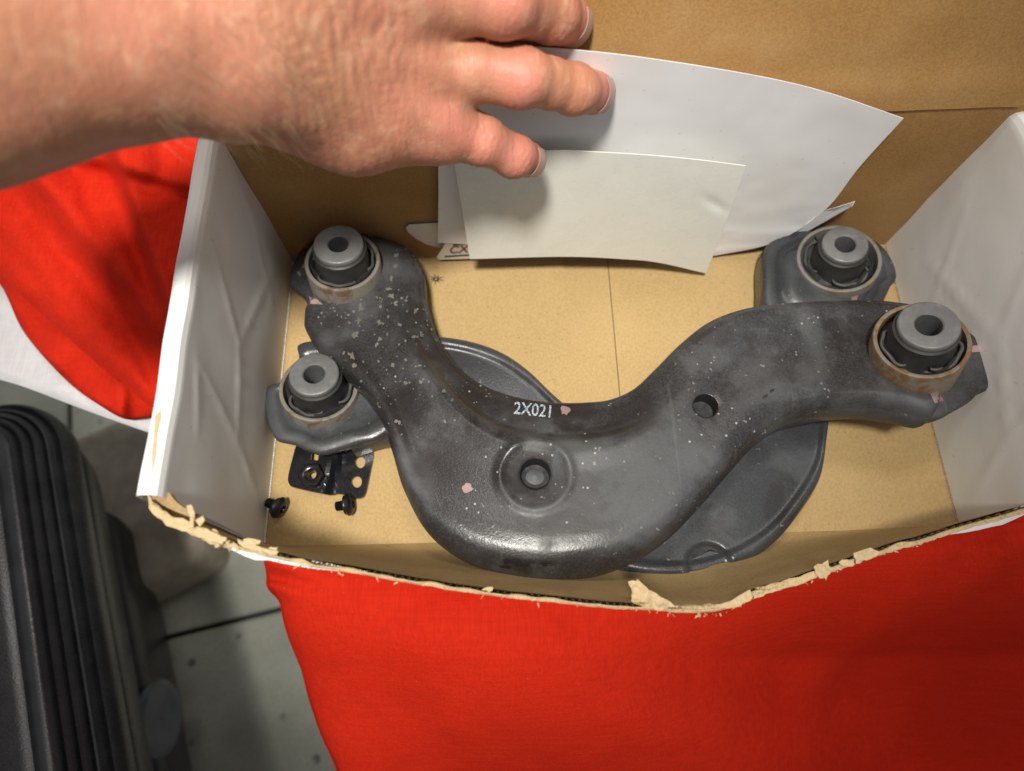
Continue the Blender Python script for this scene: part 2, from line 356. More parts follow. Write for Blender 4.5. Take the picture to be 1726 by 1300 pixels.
# exposed corrugated medium between the liners: a zig-zag strip along the torn top
V = []; Fc = []
for k in range(640):
    u = k / 639; a = front_in(u, .985); yy = .0006 + (.0014 if k % 4 in (1, 2) else 0) + .0003 * nz(k * .21, 0, 0, 1)
    V += [a + np.array((0, -yy, .0002 - .0012 * max(0, nz(k * .07, 5, 0, 1)))), a + np.array((0, -yy, -.006))]
Fc = [(2 * k, 2 * k + 2, 2 * k + 3, 2 * k + 1) for k in range(639)]
obj('flute', V, Fc, FLUTE, fp, smooth=False)
def shred(px, z, name='torn_shred', curl=.004, th=.0009, mat=TORN):
    """ragged strip of torn liner, traced then given its own height and curl"""
    bm = bmesh.new(); vs = [bm.verts.new(tuple(hz(u, v, z))) for u, v in px]; sd = random.random() * 50
    for a, b in zip(vs, vs[1:] + vs[:1]): bm.edges.new((a, b))
    bmesh.ops.triangle_fill(bm, use_beauty=True, edges=bm.edges[:])
    for lim in (.004, .0022):
        bmesh.ops.subdivide_edges(bm, edges=[e for e in bm.edges if e.calc_length() > lim], cuts=1); bmesh.ops.triangulate(bm, faces=bm.faces[:])
    top = {g for g in bmesh.ops.extrude_face_region(bm, geom=bm.faces[:])['geom'] if isinstance(g, bmesh.types.BMVert)}
    for q in bm.verts:
        f = curl * (.75 * nz(q.co.x, q.co.y, sd, 90) + .25 * nz(q.co.x, q.co.y, sd, 420))
        q.co.z += f + (th if q in top else 0)
    bmesh.ops.recalc_face_normals(bm, faces=bm.faces[:])
    me = bpy.data.meshes.new(name); bm.to_mesh(me); bm.free(); me.materials.append(mat)
    o = bpy.data.objects.new(name, me); COL.objects.link(o); setpar(o, fp); return o
def rag(px, n=3, amp=4):
    out = []
    for (a, b), (c, d) in zip(px, px[1:] + px[:1]):
        for k in range(n):
            f = k / n; out.append((a + (c - a) * f + random.uniform(-amp, amp), b + (d - b) * f + random.uniform(-amp, amp)))
    return out
shred(rag([(250, 836), (262, 848), (290, 870), (322, 882), (350, 894), (384, 908), (374, 920), (340, 905), (312, 896), (280, 884), (256, 862)], 4, 2.5), .106, curl=.002, th=.0006)
shred(rag([(314, 852), (325, 853), (331, 866), (327, 888), (318, 890), (320, 872)], 3, 1.5), .109, curl=.003, th=.0005)
shred(rag([(330, 878), (342, 870), (346, 876), (336, 888)], 2, 1.2), .109, curl=.003, th=.0005)
shred(rag([(356, 895), (365, 892), (374, 906), (388, 912), (384, 918), (368, 914), (372, 924), (364, 922)], 3, 1.5), .104, curl=.003, th=.0005)
shred(rag([(402, 910), (440, 922), (470, 930), (466, 936), (436, 930), (404, 919)], 3, 1.8), .100, curl=.002, th=.0005)
shred(rag([(1058, 980), (1076, 977), (1094, 996), (1122, 1012), (1140, 1024), (1110, 1030), (1080, 1024), (1064, 1012), (1066, 998)], 3, 2.5), .073, curl=.006)
shred(rag([(1100, 1012), (1160, 1022), (1215, 1018), (1262, 996), (1268, 1006), (1245, 1024), (1195, 1030), (1130, 1028), (1104, 1022)], 3, 2.5), .0675, curl=.002)
shred(rag([(1272, 992), (1330, 977), (1385, 960), (1394, 968), (1340, 988), (1290, 1002), (1270, 1010)], 4, 2), .064, curl=.002, th=.0005)
shred(rag([(1368, 958), (1396, 946), (1402, 964), (1392, 976), (1376, 972)], 3, 3), .063, curl=.003)
shred(rag([(1436, 936), (1470, 924), (1486, 930), (1462, 944), (1440, 950)], 3, 2.5), .061, curl=.003)
for u, v, r in [(425, 912, 8), (462, 926, 5), (822, 993, 6), (1425, 950, 7)]:
    shred(blob(u, v, r, 9, .5, 1.5, .8), np.interp(u, [256, 440, 900, 1240, 1726], [.109, .099, .081, .069, .053]), curl=.0015, th=.0006)
# long thin bright torn lip all along the top edge
def lipf(u, v):
    p = front_in(u, 1.0); j = .5 + .5 * nz(u * 70, 2, 0, 1) + .4 * nz(u * 230, 1, 0, 1)
    return (p[0], p[1] - .0021 + .0022 * max(0, nz(u * 38, 7, 0, 1) + .12) * (1 - v) - .0020 * v * (.5 + j) * (.22 + .5 * min(1, max(0, abs(u - .42) - .22) / .1)), p[2] - .0006 - .0012 * v + .0006 * nz(u * 150, 4, 0, 1))
sheet('torn_lip', lipf, 300, 4, TORN, fp, .0006, (0, 0, -1))
for px, z in (([(360, 908), (405, 919), (440, 928), (500, 941), (560, 952), (620, 964), (560, 962), (500, 954), (452, 945), (430, 944), (395, 930)], .094), ([(1570, 900), (1650, 878), (1726, 852), (1800, 834), (1800, 846), (1726, 869), (1690, 884), (1650, 894), (1605, 900)], .047)):
    slab('liner_flap', [hz(u, v, z - .004 * (k > len(px) // 2)) for k, (u, v) in enumerate(rag(px, 2, .8))], WHITE, fp, .0006)
V = []; Fc = []
for k in range(220):
    y = D * k / 220; q = .0001 + (.0006 if k % 2 else 0) + .0003 * nz(k * .3, 1, 0, 1); V += [(-.0005, y, .0011), (q, y, .0011)]
obj('perforated_edge', V, [(2 * k, 2 * k + 1, 2 * k + 3, 2 * k + 2) for k in range(219)], WHITE, box, smooth=False)
V = [(W - x * .8 if x > 0 else W + .0005, y, z) for x, y, z in V]
obj('perforated_edge', V, [(2 * k, 2 * k + 1, 2 * k + 3, 2 * k + 2) for k in range(219)], FLUTE, box, smooth=False)
# loose paper fibres standing off the torn edge
V = []; Fc = []
for k in range(130):
    u = random.random() if k % 3 else random.choice((.06, .12, .56, .60, .68, .72)) + random.gauss(0, .03)
    a = front_in(min(1, max(0, u)), 1.0) + np.array((0, -.001 - .003 * random.random(), -.0006)); t_ = np.array((random.gauss(0, 1), -abs(random.gauss(.3, .7)), random.gauss(0, .6))); t_ /= np.linalg.norm(t_); L_ = random.uniform(.0006, .0026); sd_ = np.cross(t_, (.3, .2, 1)); sd_ /= np.linalg.norm(sd_); wd = random.uniform(.00010, .00045); kk = len(V)
    V += [a - sd_ * wd, a + sd_ * wd, a + t_ * L_ * .6 + sd_ * wd * .7 + np.array((0, 0, .0004)), a + t_ * L_ * .6 - sd_ * wd * .7 + np.array((0, 0, .0003)), a + t_ * L_]
    Fc += [(kk, kk + 1, kk + 2, kk + 3), (kk + 3, kk + 2, kk + 4)]
tag(obj('torn_fibre', V, Fc, TORN, fp, smooth=False), kind='stuff')
# raw end of the folded side panel at the front-left corner
slab('raw_edge', [hz(u, v, .1065) for u, v in rag([(252, 822), (285, 832), (300, 848), (330, 866), (322, 874), (285, 858), (256, 842)], 3, 1.5)], FLUTE, fp, .003)
decal('worn_patch', [[(262, 702), (271, 692), (272, 704), (266, 730), (263, 770), (257, 800), (256, 770), (260, 735)]], [o for o in box.children if o.name.startswith('side_panel')], TORN, [o for o in box.children if o.name == 'side_panel'][0])
# ink star and small dark crease on the bottom
bf = [o for o in box.children if o.name.startswith(('bottom_flap', 'tuck_flap'))]
star = []
for a in range(9):
    t = a * 2 * math.pi / 9 + .3; c, s = math.cos(t), math.sin(t); r = random.uniform(12, 18)
    star.append([(735 + 2 * c - 1.3 * s, 471 + 1.6 * s + 1.3 * c), (735 + r * c, 471 + r * .65 * s), (735 + 2 * c + 1.3 * s, 471 + 1.6 * s - 1.3 * c)])
decal('ink_star', star, bf, INK, box)

# ------------------------------------------------------------------ control arms
def ribbon_arm(name, pairs, z0k, prof_us, prof_vs, prof, zbot, mat, parent, feats=(), holes=(), nu=380, nv=90, rim=.004):
    I = spline([p[0] for p in pairs], nu); O = spline([p[1] for p in pairs], nu)
    us = np.linspace(0, 1, nu); vs = np.linspace(0, 1, nv)
    z0 = np.interp(us, *z0k); ker = np.hanning(41); ker /= ker.sum()
    z0 = np.convolve(np.pad(z0, 20, 'edge'), ker, 'valid')
    T = np.array([np.interp(vs, prof_vs, r) for r in prof]) * .001
    kv = np.hanning(7); kv /= kv.sum(); T = np.array([np.convolve(np.pad(r, 4, 'edge'), kv, 'valid') for r in T])
    Z = np.array([np.interp(us, prof_us, T[:, j]) for j in range(nv)]).T
    Z = np.array([np.convolve(np.pad(Z[:, j], 20, 'edge'), ker, 'valid') for j in range(nv)]).T
    zb = np.interp(us, *zbot)
    V = np.zeros((nu, nv + 6, 3))
    for i in range(nu):
        a = hz(*I[i], z0[i] + Z[i, 0]); b = hz(*O[i], z0[i] + Z[i, -1])
        row = a[None] * (1 - vs[:, None]) + b[None] * vs[:, None]; row[:, 2] = z0[i] + Z[i]
        V[i, 3:-3] = row
        for k, (p, q) in enumerate(((a, 1), (b, -1))):
            out = (a - b) * q; out[2] = 0; out /= np.linalg.norm(out)
            for s in (1, 2, 3):
                w_ = p + out * (.0012, .0016, .0010)[s - 1]; w_[2] = p[2] + (zb[i] - p[2]) * (.15, .6, 1)[s - 1]
                V[i, (3 - s) if k == 0 else (nv + 2 + s)] = w_
    P = V[:, 3:-3].reshape(-1, 3)
    for fpx, zf, fn in feats:
        c = hz(*fpx, zf); r = np.hypot(P[:, 0] - c[0], P[:, 1] - c[1]); P[:, 2] += fn(r, P - c)
    V[:, 3:-3] = P.reshape(nu, nv, 3)
    m = nv + 6; X = V.reshape(-1, 3); faces = grid_faces(nu, m); rims = []
    for hpx, zf, rad in holes:
        c = hz(*hpx, zf); d = np.hypot(X[:, 0] - c[0], X[:, 1] - c[1]) + 9 * (np.abs(X[:, 2] - zf) > .02)
        inside = d < rad
        faces = [f for f in faces if not all(inside[list(f)])]
        keep = set()
        for f in faces: keep.update(f)
        for q in np.where(inside)[0]:
            if q in keep:
                e = X[q, :2] - c[:2]; X[q, :2] = c[:2] + e / np.linalg.norm(e) * rad
        zz = np.median(X[(d < rad * 1.25) & (d >= rad * .9), 2]); rims.append((c, rad, zz))
    used = sorted({i for f in faces for i in f}); mp = {q: i for i, q in enumerate(used)}
    o = obj(name, X[used], [[mp[i] for i in f] for f in faces], mat, parent, sharp=75)
    for c, rad, zz in rims:
        lathe('hole_rim', (c[0], c[1], zz), (0, 0, 1), [(rad * 1.0, .0006), (rad * .97, -.0006), (rad * .95, -.004), (rad * .95, -.009), (rad * .6, -.0095), (.0001, -.0095)], DARK if rim else mat, o, 36)
    return o
def pan(name, outline, centre, z, prof, mat, parent, n=120, zt=(0, 0)):
    c = np.array(hz(*centre, z)); P = spline([hz(u, v, z) for u, v in outline], n, True)
    V = []
    for s, dz in prof:
        q = c + (P - c) * s; q[:, 2] = z + dz + (q[:, 0] - c[0]) * zt[0] + (q[:, 1] - c[1]) * zt[1]; V.append(q)
    k = len(prof); V = np.vstack(V + [c[None] + np.array([[0, 0, prof[-1][1]]])])
    fs = grid_faces(k, n, wrap=True) + [((k - 1) * n + j, (k - 1) * n + (j + 1) % n, k * n) for j in range(n)]
    return obj(name, V, fs, mat, parent, sharp=55)
def bushing(parent, base_px, zb, top_px, zt, Rc, Rs, rh, hc, rust, seed=0, below=.02):
    B = hz(*base_px, zb); T = hz(*top_px, zt); ax = T - B; Hh = np.linalg.norm(ax)
    b = empty('bushing', B, None, None); setpar(b, parent)
    t = .0022
    lathe('collar', B, ax, [(Rc, -below), (Rc, hc - .001), (Rc - .0004, hc - .0002), (Rc - .0010, hc), (Rc - t, hc - .0004), (Rc - t - .0003, hc - .003), (Rc - t - .0003, hc - .012)], rust, b)
    Ri = Rc - t - .0003
    def lobes(k, th, r, h):
        q = math.sin(3 * th + seed); g = max(0, math.sin(th * 3 + seed)) ** .3
        if k in (2, 3, 4): return (r + .0007 * math.sin(7 * th + seed), h + (.0042 * g - .0028))
        if k in (5, 6): return (r + .0007 * math.sin(5 * th + seed * 2), h + .0004 * math.sin(9 * th))
        return (r, h)
    hr = Hh - .0036
    gap = Ri - Rs
    lathe('rubber', B, ax, [(Ri + .0001, hc - .011), (Ri - gap * .12, hc - .0065), (Ri - gap * .22, hc - .0022), (Ri - gap * .36, hc - .0008), (Ri - gap * .50, hc - .0016), (Ri - gap * .58, hc - .0045), (Ri - gap * .66, hc - .004), (Rs + gap * .26, hc + (hr - hc) * .2), (Rs + gap * .10, hc + (hr - hc) * .7), (Rs + .0012, hr - .0004), (Rs + .0002, hr + .0004), (Rs - .001, hr)], RUBBER, b, 72, lobes)
    lathe('sleeve', B, ax, [(Rs - .0006, hr - .001), (Rs, hr + .0005), (Rs, Hh - .0007), (Rs - .0005, Hh - .0001), (Rs - .001, Hh), (rh + .0006, Hh), (rh, Hh - .0006), (rh * .98, Hh - .012), (rh * .97, Hh - .03)], SLEEVE, b)
    a_ = ax / Hh; e1 = np.cross(a_, [0, 1, 0]); e1 /= np.linalg.norm(e1); e2 = np.cross(a_, e1)
    for q in range(3):
        t0 = seed + q * 2.09 + .25; vs_ = []; nn = 18; wd = 1.45
        for i in range(nn):
            f = i / (nn - 1); th = t0 + wd * f; en_ = math.sin(math.pi * min(1, max(0, f))) ** .35
            rc = Ri - gap * (.62 - .34 * en_) + .0004 * math.sin(9 * th + seed); hc2 = hc - .0012 + .0006 * math.sin(5 * th + seed)
            for k in range(7):
                p = 2 * math.pi * k / 7; rr_ = rc + .0009 * math.cos(p); vs_.append(B + a_ * (hc2 + .0011 * math.sin(p)) + (e1 * math.cos(th) + e2 * math.sin(th)) * rr_)
        obj('rubber_lip', vs_, grid_faces(nn, 7, wrap=True), RUBBER_LIP, b)
    lathe('bolt_hole', B, ax, [(rh * .97, Hh - .022), (.0001, Hh - .022)], DARK, b, 24)
    return b
ca_top = empty('control_arm', hz(950, 800, 0), 'upper curved black steel arm, dusty and mud spotted, with two tall rusty collars', 'car part')
tp = [((632, 398), (514, 525)), ((680, 415), (515, 548)), ((708, 455), (535, 580)), ((716, 510), (570, 614)), ((730, 558), (612, 655)), ((755, 602), (645, 705)), ((790, 637), (662, 755)), ((828, 658), (684, 825)), ((868, 671), (725, 893)), ((905, 678), (795, 942)), ((945, 681), (890, 968)), ((990, 680), (985, 966)), ((1030, 675), (1060, 944)), ((1070, 657), (1125, 903)), ((1108, 622), (1180, 848)), ((1150, 580), (1232, 788)), ((1200, 542), (1275, 741)), ((1260, 520), (1325, 709)), ((1330, 511), (1390, 694)), ((1410, 507), (1450, 690)), ((1480, 507), (1515, 697)), ((1520, 511), (1560, 707)), ((1535, 513), (1577, 690))]
pus = [0, .12, .25, .36, .46, .56, .66, .76, .88, 1]
pvs = [0, .03, .07, .13, .20, .27, .34, .45, .58, .70, .80, .88, .94, .98, 1]
ppr = [[-4, -1.5, 0, 0, 0, 0, 0, 0, 0, 0, 0, 0, -.6, -2.5, -5],
       [-12, -9, -7, -4.5, -1.6, 0, .3, 0, -.8, -1.6, -1.4, .6, .6, -2, -6],
       [-16, -14, -12.5, -10.5, -8, -1.6, 1.2, .6, -.6, -1.8, -1.8, .6, .8, -1.8, -7],
       [-16, -14, -12.6, -11.4, -9.4, -.4, 1.9, .5, .3, .4, .6, .7, -.2, -3.6, -10],
       [-14, -12.6, -11.6, -10.6, -8.8, .6, 2.2, .6, .8, 1, .9, -.2, -2.4, -6.5, -13],
       [-11, -9.4, -8.6, -7.6, -5.6, .4, 1.9, .6, .8, 1, .9, -.3, -2.6, -6.5, -13],
       [-6, -3.5, -2.6, -1.8, -1, -.4, 0, .2, .4, .6, .8, .3, -1.8, -5.5, -11],
       [-3.5, -.8, .2, -.2, -1.2, -2.2, -2.8, -3.1, -2.4, .2, .9, .2, -2.2, -6, -10],
       [-3.5, -.6, .4, 0, -1, -1.9, -2.4, -2.4, -1.5, -.2, .5, 1.7, -.6, -4.5, -9],
       [-2, -.5, 0, 0, 0, 0, 0, 0, 0, 0, 0, 1.2, .2, -3.0, -7]]
def cone(R0, dep, lip=.0011):                       # dished seat with a raised rim
    def fn(r, q):
        t = np.clip(1 - r / R0, 0, 1); s = t * t * (3 - 2 * t)
        return -dep * s + lip * np.exp(-((r - R0) / (.12 * R0)) ** 2)
    return fn
upper = ribbon_arm('upper_shell', tp, ([0, .1, .25, .5, .75, 1], [.034, .037, .047, .051, .052, .0545]), pus, pvs, ppr, ([0, .2, .4, .6, .8, 1], [.014, .018, .024, .028, .032, .040]), ARM, ca_top,
    feats=[((902, 800), .050, cone(.0165, .0050)), ((1188, 686), .050, cone(.0105, .0012, 0))], holes=[((902, 800), .047, .0072), ((1188, 686), .0500, .0060)])
cp = hz(902, 801, .0385)
lathe('weld_pin', cp, (0, 0, 1), [(.0055, -.004), (.0055, -.0005), (.0048, .0002), (.0001, .0006)], m_plain('grey_pin', (.045, .048, .052), .45, .4), upper, 28)
# rolled lip and tongues of the lower plate
pan('lower_plate', [(1577, 706), (1610, 692), (1640, 674), (1655, 658), (1667, 655), (1672, 630), (1668, 600), (1657, 572), (1640, 562), (1600, 530), (1540, 520), (1470, 560), (1470, 640), (1520, 695)], (1555, 612), .0478, [(.97, -.010), (.99, -.006), (1.0, -.0025), (.985, -.0006), (.95, .0003), (.85, .0008), (.6, .0008)], ARM, ca_top)
pan('lower_plate', [(487, 470), (489, 482), (501, 491), (512, 501), (522, 515), (560, 520), (640, 480), (650, 420), (600, 387), (540, 395), (505, 422), (492, 446)], (575, 456), .0275, [(.97, -.010), (.99, -.006), (1.0, -.0025), (.985, -.0006), (.95, .0003), (.8, .0006), (.6, .0006)], ARM, ca_top)
bushing(ca_top, (583, 463), .032, (570, 411), .058, .0202, .0129, .0052, .0125, RUST2, .4)
bushing(ca_top, (1543, 595), .0545, (1566, 547), .0785, .0212, .0131, .0058, .0118, RUST, 1.3)

ca_bot = empty('control_arm', hz(1150, 830, 0), 'lower curved grey steel arm lying flat under the other one, rim upward', 'car part')
bp = [((560, 600), (590, 752)), ((640, 580), (650, 737)), ((700, 568), (720, 742)), ((755, 570), (790, 765)), ((805, 580), (850, 805)), ((850, 598), (900, 850)), ((892, 627), (955, 905)), ((935, 668), (1010, 945)), ((990, 712), (1060, 962)), ((1050, 735), (1120, 969)), ((1110, 730), (1185, 965)), ((1165, 700), (1250, 945)), ((1215, 660), (1305, 910)), ((1255, 610), (1350, 857)), ((1278, 560), (1383, 800)), ((1287, 510), (1394, 735)), ((1288, 470), (1405, 660)), ((1289, 435), (1440, 580)), ((1300, 410), (1480, 520)), ((1330, 393), (1500, 480))]
bvs = [0, .015, .04, .06, .075, .09, .12, .5, .88, .905, .92, .935, .955, .98, 1]
brow = [-2.2, -.3, 0, -.2, -.8, -1.8, -2.0, -1.6, -2.0, -1.8, -.8, -.2, 0, -.5, -2.5]
def notch(r, q): return -.0022 * (1 / (1 + np.exp((r - .0105) / .0004)))
plate = ribbon_arm('flat_plate', bp, ([0, .25, .5, .75, 1], [.021, .017, .016, .019, .022]), [0, 1], bvs, [brow, brow], ([0, 1], [.003, .003]), ARM2, ca_bot, feats=[((1196, 952), .016, notch)], nv=150)
pan('end_plate', [(443, 662), (447, 700), (455, 725), (466, 741), (495, 748), (520, 760), (546, 764), (600, 748), (640, 738), (680, 700), (660, 640), (600, 592), (560, 573), (530, 572), (501, 580), (502, 606), (482, 638), (455, 648)], (548, 668), .0215, [(.86, -.018), (.93, -.010), (1.0, -.0035), (.985, -.001), (.95, 0), (.84, .0002), (.78, .0), (.74, -.0012), (.68, -.0022), (.60, -.002), (.5, -.002)], ARM2, ca_bot)
pan('end_plate', [(1290, 515), (1288, 470), (1288, 430), (1296, 412), (1318, 398), (1345, 388), (1368, 387), (1376, 400), (1410, 402), (1460, 398), (1490, 415), (1508, 443), (1513, 468), (1502, 482), (1490, 507), (1470, 530), (1400, 545), (1320, 540)], (1408, 452), .0225, [(.985, -.019), (.995, -.009), (1.0, -.003), (.985, -.0008), (.95, 0), (.86, .0), (.82, -.0004), (.79, -.0020), (.72, -.0026), (.68, -.001), (.6, .0), (.5, 0)], ARM2, ca_bot)
bushing(ca_bot, (539, 657), .0215, (529, 630), .0385, .0208, .0126, .0054, .0035, RUST2, 2.2, .015)
bushing(ca_bot, (1411, 442), .0230, (1425, 411), .0405, .0226, .0119, .0053, .0042, m_rust('dull_collar', (.21, .20, .18), (.19, .14, .09)), .9, .018)
bpy.context.view_layer.update()
decal('notch_shade', [[(1160, 944), (1168, 930), (1180, 921), (1194, 918), (1212, 920), (1228, 928), (1238, 938), (1222, 932), (1206, 927), (1190, 926), (1176, 932)]], [plate], DARK, plate)  # painted dark crescent stands for the shaded undercut of the notch
# marks on the arms
S1 = [o for o in ca_top.children if o.type == 'MESH']; S2 = [o for o in ca_bot.children if o.type == 'MESH']
decal('paint_mark', [[(1562, 652), (1576, 650), (1590, 676), (1575, 680)]], S1, PINK, ca_top)
decal('paint_mark', [[(1630, 584), (1655, 582), (1656, 593), (1630, 595)]], S1, PINK, ca_top)
decal('paint_mark', [[(521, 500), (534, 505), (545, 514), (524, 513)]], S1, PINK, ca_top)
decal('paint_mark', [[(496, 436), (516, 434), (516, 441), (494, 444)]], S1, PINK, ca_top)
decal('paint_mark', [[(1439, 487), (1449, 488), (1444, 506), (1434, 506)]], S2, PINK, ca_bot)
for u, v, r in [(953, 692, 8), (787, 823, 8)]: decal('paint_dot', [blob(u, v, r, 14, .22)], S1, PINK, ca_top)
def text_px(s, px, size, ang, surf, mat, parent, name, shear=0.0, sx=1.0):
    cu = bpy.data.curves.new('lettering', 'FONT'); cu.body = s; cu.size = 1; cu.resolution_u = 3; cu.offset = .012
    to = bpy.data.objects.new('lettering', cu); COL.objects.link(to); bpy.context.view_layer.update()
    me = bpy.data.meshes.new_from_object(to.evaluated_get(bpy.context.evaluated_depsgraph_get()))
    bpy.data.objects.remove(to); c, s_ = math.cos(ang), math.sin(ang); V = []; ok = True
    for v in me.vertices:
        x, y = v.co.x * size * sx + shear * v.co.y * size, -v.co.y * size
        p = onto(surf, px[0] + x * c - y * s_, px[1] + x * s_ + y * c, .00035)
        V.append(p if p is not None else (0, 0, 0))
    fs = [p.vertices[:] for p in me.polygons]; o = obj(name, V, fs, mat, parent, smooth=False); bpy.data.meshes.remove(me); return o
text_px('2X021', (865, 698), 29, .10, [upper], CHALK, upper, 'stamped_code', 0, .86)
# mud splashes, mostly near the left bushing; dark smears on the belly
sp = []; sp2 = []
for k in range(170):
    t = random.random() ** 1.5; u = 575 + 150 * random.gauss(.35, .5) * 1.0 + 60 * t; v = 500 + 240 * random.random() ** 1.3 * 1.0
    (sp if random.random() < .6 else sp2).append(blob(u, v, random.choice([.7, 1.0, 1.2, 1.5, 2.0, 2.6]), 12, .32, random.uniform(.7, 1.5), random.uniform(.6, 1.5), random.random() * 3))
for u, v, r in [(608, 520, 9), (605, 540, 7), (600, 565, 8), (640, 545, 5), (655, 488, 7), (665, 450, 6), (660, 470, 5), (668, 430, 6), (560, 612, 6), (593, 600, 8), (660, 500, 6), (505, 462, 8), (512, 450, 6), (590, 545, 6), (710, 565, 8), (735, 574, 6), (700, 525, 7), (653, 565, 4), (1135, 832, 5), (1046, 893, 6), (1203, 754, 5), (748, 660, 5), (762, 675, 4), (850, 708, 4)]:
    sp.append(blob(u, v, r * .6, 11, .6, random.uniform(.6, 1.3), random.uniform(.6, 1.3), random.random() * 3))
for k in range(70):
    sp2.append(blob(random.uniform(660, 1560), random.uniform(520, 950), random.choice([.7, .9, 1.1, 1.6]), 8, .65, random.uniform(.6, 1.6), 1, random.random() * 3))
tag(decal('mud_splash', sp, S1, MUD, ca_top), kind='stuff'); tag(decal('mud_film', sp2, S1, MUD2, ca_top), kind='stuff')
SMEAR = m_plain('dark_oil_smear', (.014, .012, .012), .35, 0, .3)
decal('oil_smear', [blob(850 + 105 * random.random(), 943 + 12 * random.random(), random.uniform(2, 6), 9, .5, 1.7, .7, .2) for k in range(26)], [upper], SMEAR, upper)
decal('oil_smear', [blob(1290 + 12 * k, 668 - 10 * k, 3, 9, .5, 1.6, .7, -.7) for k in range(2)], [upper], SMEAR, upper)

# ------------------------------------------------------------------ bracket and screws
def holes_plate(name, outline, holes, zf, mat, parent, th=.002):
    """outline and holes in photo pixels; filled with holes, then given thickness"""
    bm = bmesh.new(); loops = [outline] + holes
    for L in loops:
        vs = [bm.verts.new(tuple(hz(u, v, .004)[:2]) + (0,)) for u, v in L]
        for a, b in zip(vs, vs[1:] + vs[:1]): bm.edges.new((a, b))
    bmesh.ops.triangle_fill(bm, use_beauty=True, edges=bm.edges[:])
    for lim in (.006, .003, .0018):
        bmesh.ops.subdivide_edges(bm, edges=[e for e in bm.edges if e.calc_length() > lim], cuts=1); bmesh.ops.triangulate(bm, faces=bm.faces[:])
    r = bmesh.ops.extrude_face_region(bm, geom=bm.faces[:]); top = {g for g in r['geom'] if isinstance(g, bmesh.types.BMVert)}
    for v in bm.verts:
        v.co.z = zf(v.co.x, v.co.y) + (th if v in top else 0)
    bmesh.ops.recalc_face_normals(bm, faces=bm.faces[:])
    me = bpy.data.meshes.new(name); bm.to_mesh(me); bm.free(); me.materials.append(mat)
    o = bpy.data.objects.new(name, me); COL.objects.link(o); setpar(o, parent); return o
br = empty('bracket', hz(560, 795, 0), 'small glossy black stamped metal bracket with three round holes and a slot', 'bracket')
A0 = hz(548, 835, .004); B0 = hz(572, 752, .004); ad = (B0 - A0)[:2]; ad /= np.linalg.norm(ad); an = np.array([ad[1], -ad[0]])
def bz(x, y):
    q = (np.array([x, y]) - A0[:2]) @ an; t = min(max((q + .0015) / .0055, 0), 1)
    return .0004 + .0042 * (1 - t * t * (3 - 2 * t))
ell = lambda cu, cv, a, b, n=20: [(cu + a * math.cos(2 * math.pi * i / n), cv + b * math.sin(2 * math.pi * i / n)) for i in range(n)]
bout = [(502, 752), (512, 735), (560, 728), (610, 742), (622, 752), (628, 765), (620, 808), (614, 832), (606, 838), (596, 838), (570, 831), (548, 834), (500, 824), (490, 818), (488, 806), (494, 780)]
bo = spline(bout, 64, True).tolist()
holes_plate('plate', bo, [ell(528, 800, 7.5, 9.5), ell(606, 778, 8.5, 10), ell(600, 811, 9, 10), [(527, 764), (540, 766), (538, 779), (526, 777)]], bz, GLOSSBLK, br)
nc = hz(527, 803, .006)
lathe('weld_nut', (nc[0], nc[1], .0062), (0, 0, 1), [(.0066, 0), (.0064, .0026), (.0058, .0033), (.0040, .0035), (.0031, .0030), (.0029, -.003)], GLOSSBLK, br, 36, lambda k, t, r, h: ((r * (1 + .07 * math.cos(6 * t)), h) if k < 3 else (r, h)))
def screw(tip, head, z, label):
    a = hz(*tip, z); b = hz(*head, z + .0005); ax = b - a; L = np.linalg.norm(ax)
    s = empty('screw', (a + b) / 2 * np.array((1, 1, 0)), label, 'screw', 'black screws loose in the box')
    pr = [(.0001, 0), (.0022, .0001)]
    n = 9
    for k in range(n): pr += [(.0026, .0006 + k * (L - .001) / n), (.0021, .0006 + (k + .5) * (L - .001) / n)]
    lathe('thread', a, ax, pr + [(.0024, L)], SCREWM, s, 24)
    lathe('washer', a, ax, [(.0025, L - .0012), (.0050, L - .0012), (.0052, L - .0006), (.0050, L), (.003, L)], SCREWM, s, 32)
    lathe('head', a, ax, [(.0056, L + .0001), (.0060, L + .0006), (.0055, L + .0018), (.0042, L + .0029), (.0024, L + .0034), (.0021, L + .0031), (.0019, L + .0016), (.0001, L + .0014)], SCREWM, s, 36)
    return s
screw((450, 846), (468, 855), .0056, 'black button head screw lying against the left side of the box')
screw((566, 854), (585, 851), .0058, 'black button head screw lying just below the black bracket')

# ------------------------------------------------------------------ papers leaning on the back panel
def coons(L, Rr, T, B):
    def fn(u, v):
        l, r = L(v), Rr(v); t, b = T(u), B(u)
        return (1 - u) * l + u * r + (1 - v) * b + v * t - ((1 - u) * (1 - v) * L(0) + u * (1 - v) * Rr(0) + (1 - u) * v * L(1) + u * v * Rr(1))
    return fn
def crv(pts):
    S = spline(pts, 60)
    return lambda t: S[min(int(t * 59), 58)] * (1 - (t * 59 - min(int(t * 59), 58))) + S[min(int(t * 59), 58) + 1] * (t * 59 - min(int(t * 59), 58))
def paper(name, L, Rr, T, B, depth, nu, nv, mat, label, cat, th=.0003):
    cf = coons(crv(L), crv(Rr), crv(T), crv(B))
    def fn(u, v):
        p = cf(u, v); return hy(p[0], p[1], depth(u, v))
    o = sheet(name, fn, nu, nv, mat, None, th, (0, 1, 0)); return tag(o, label, cat)
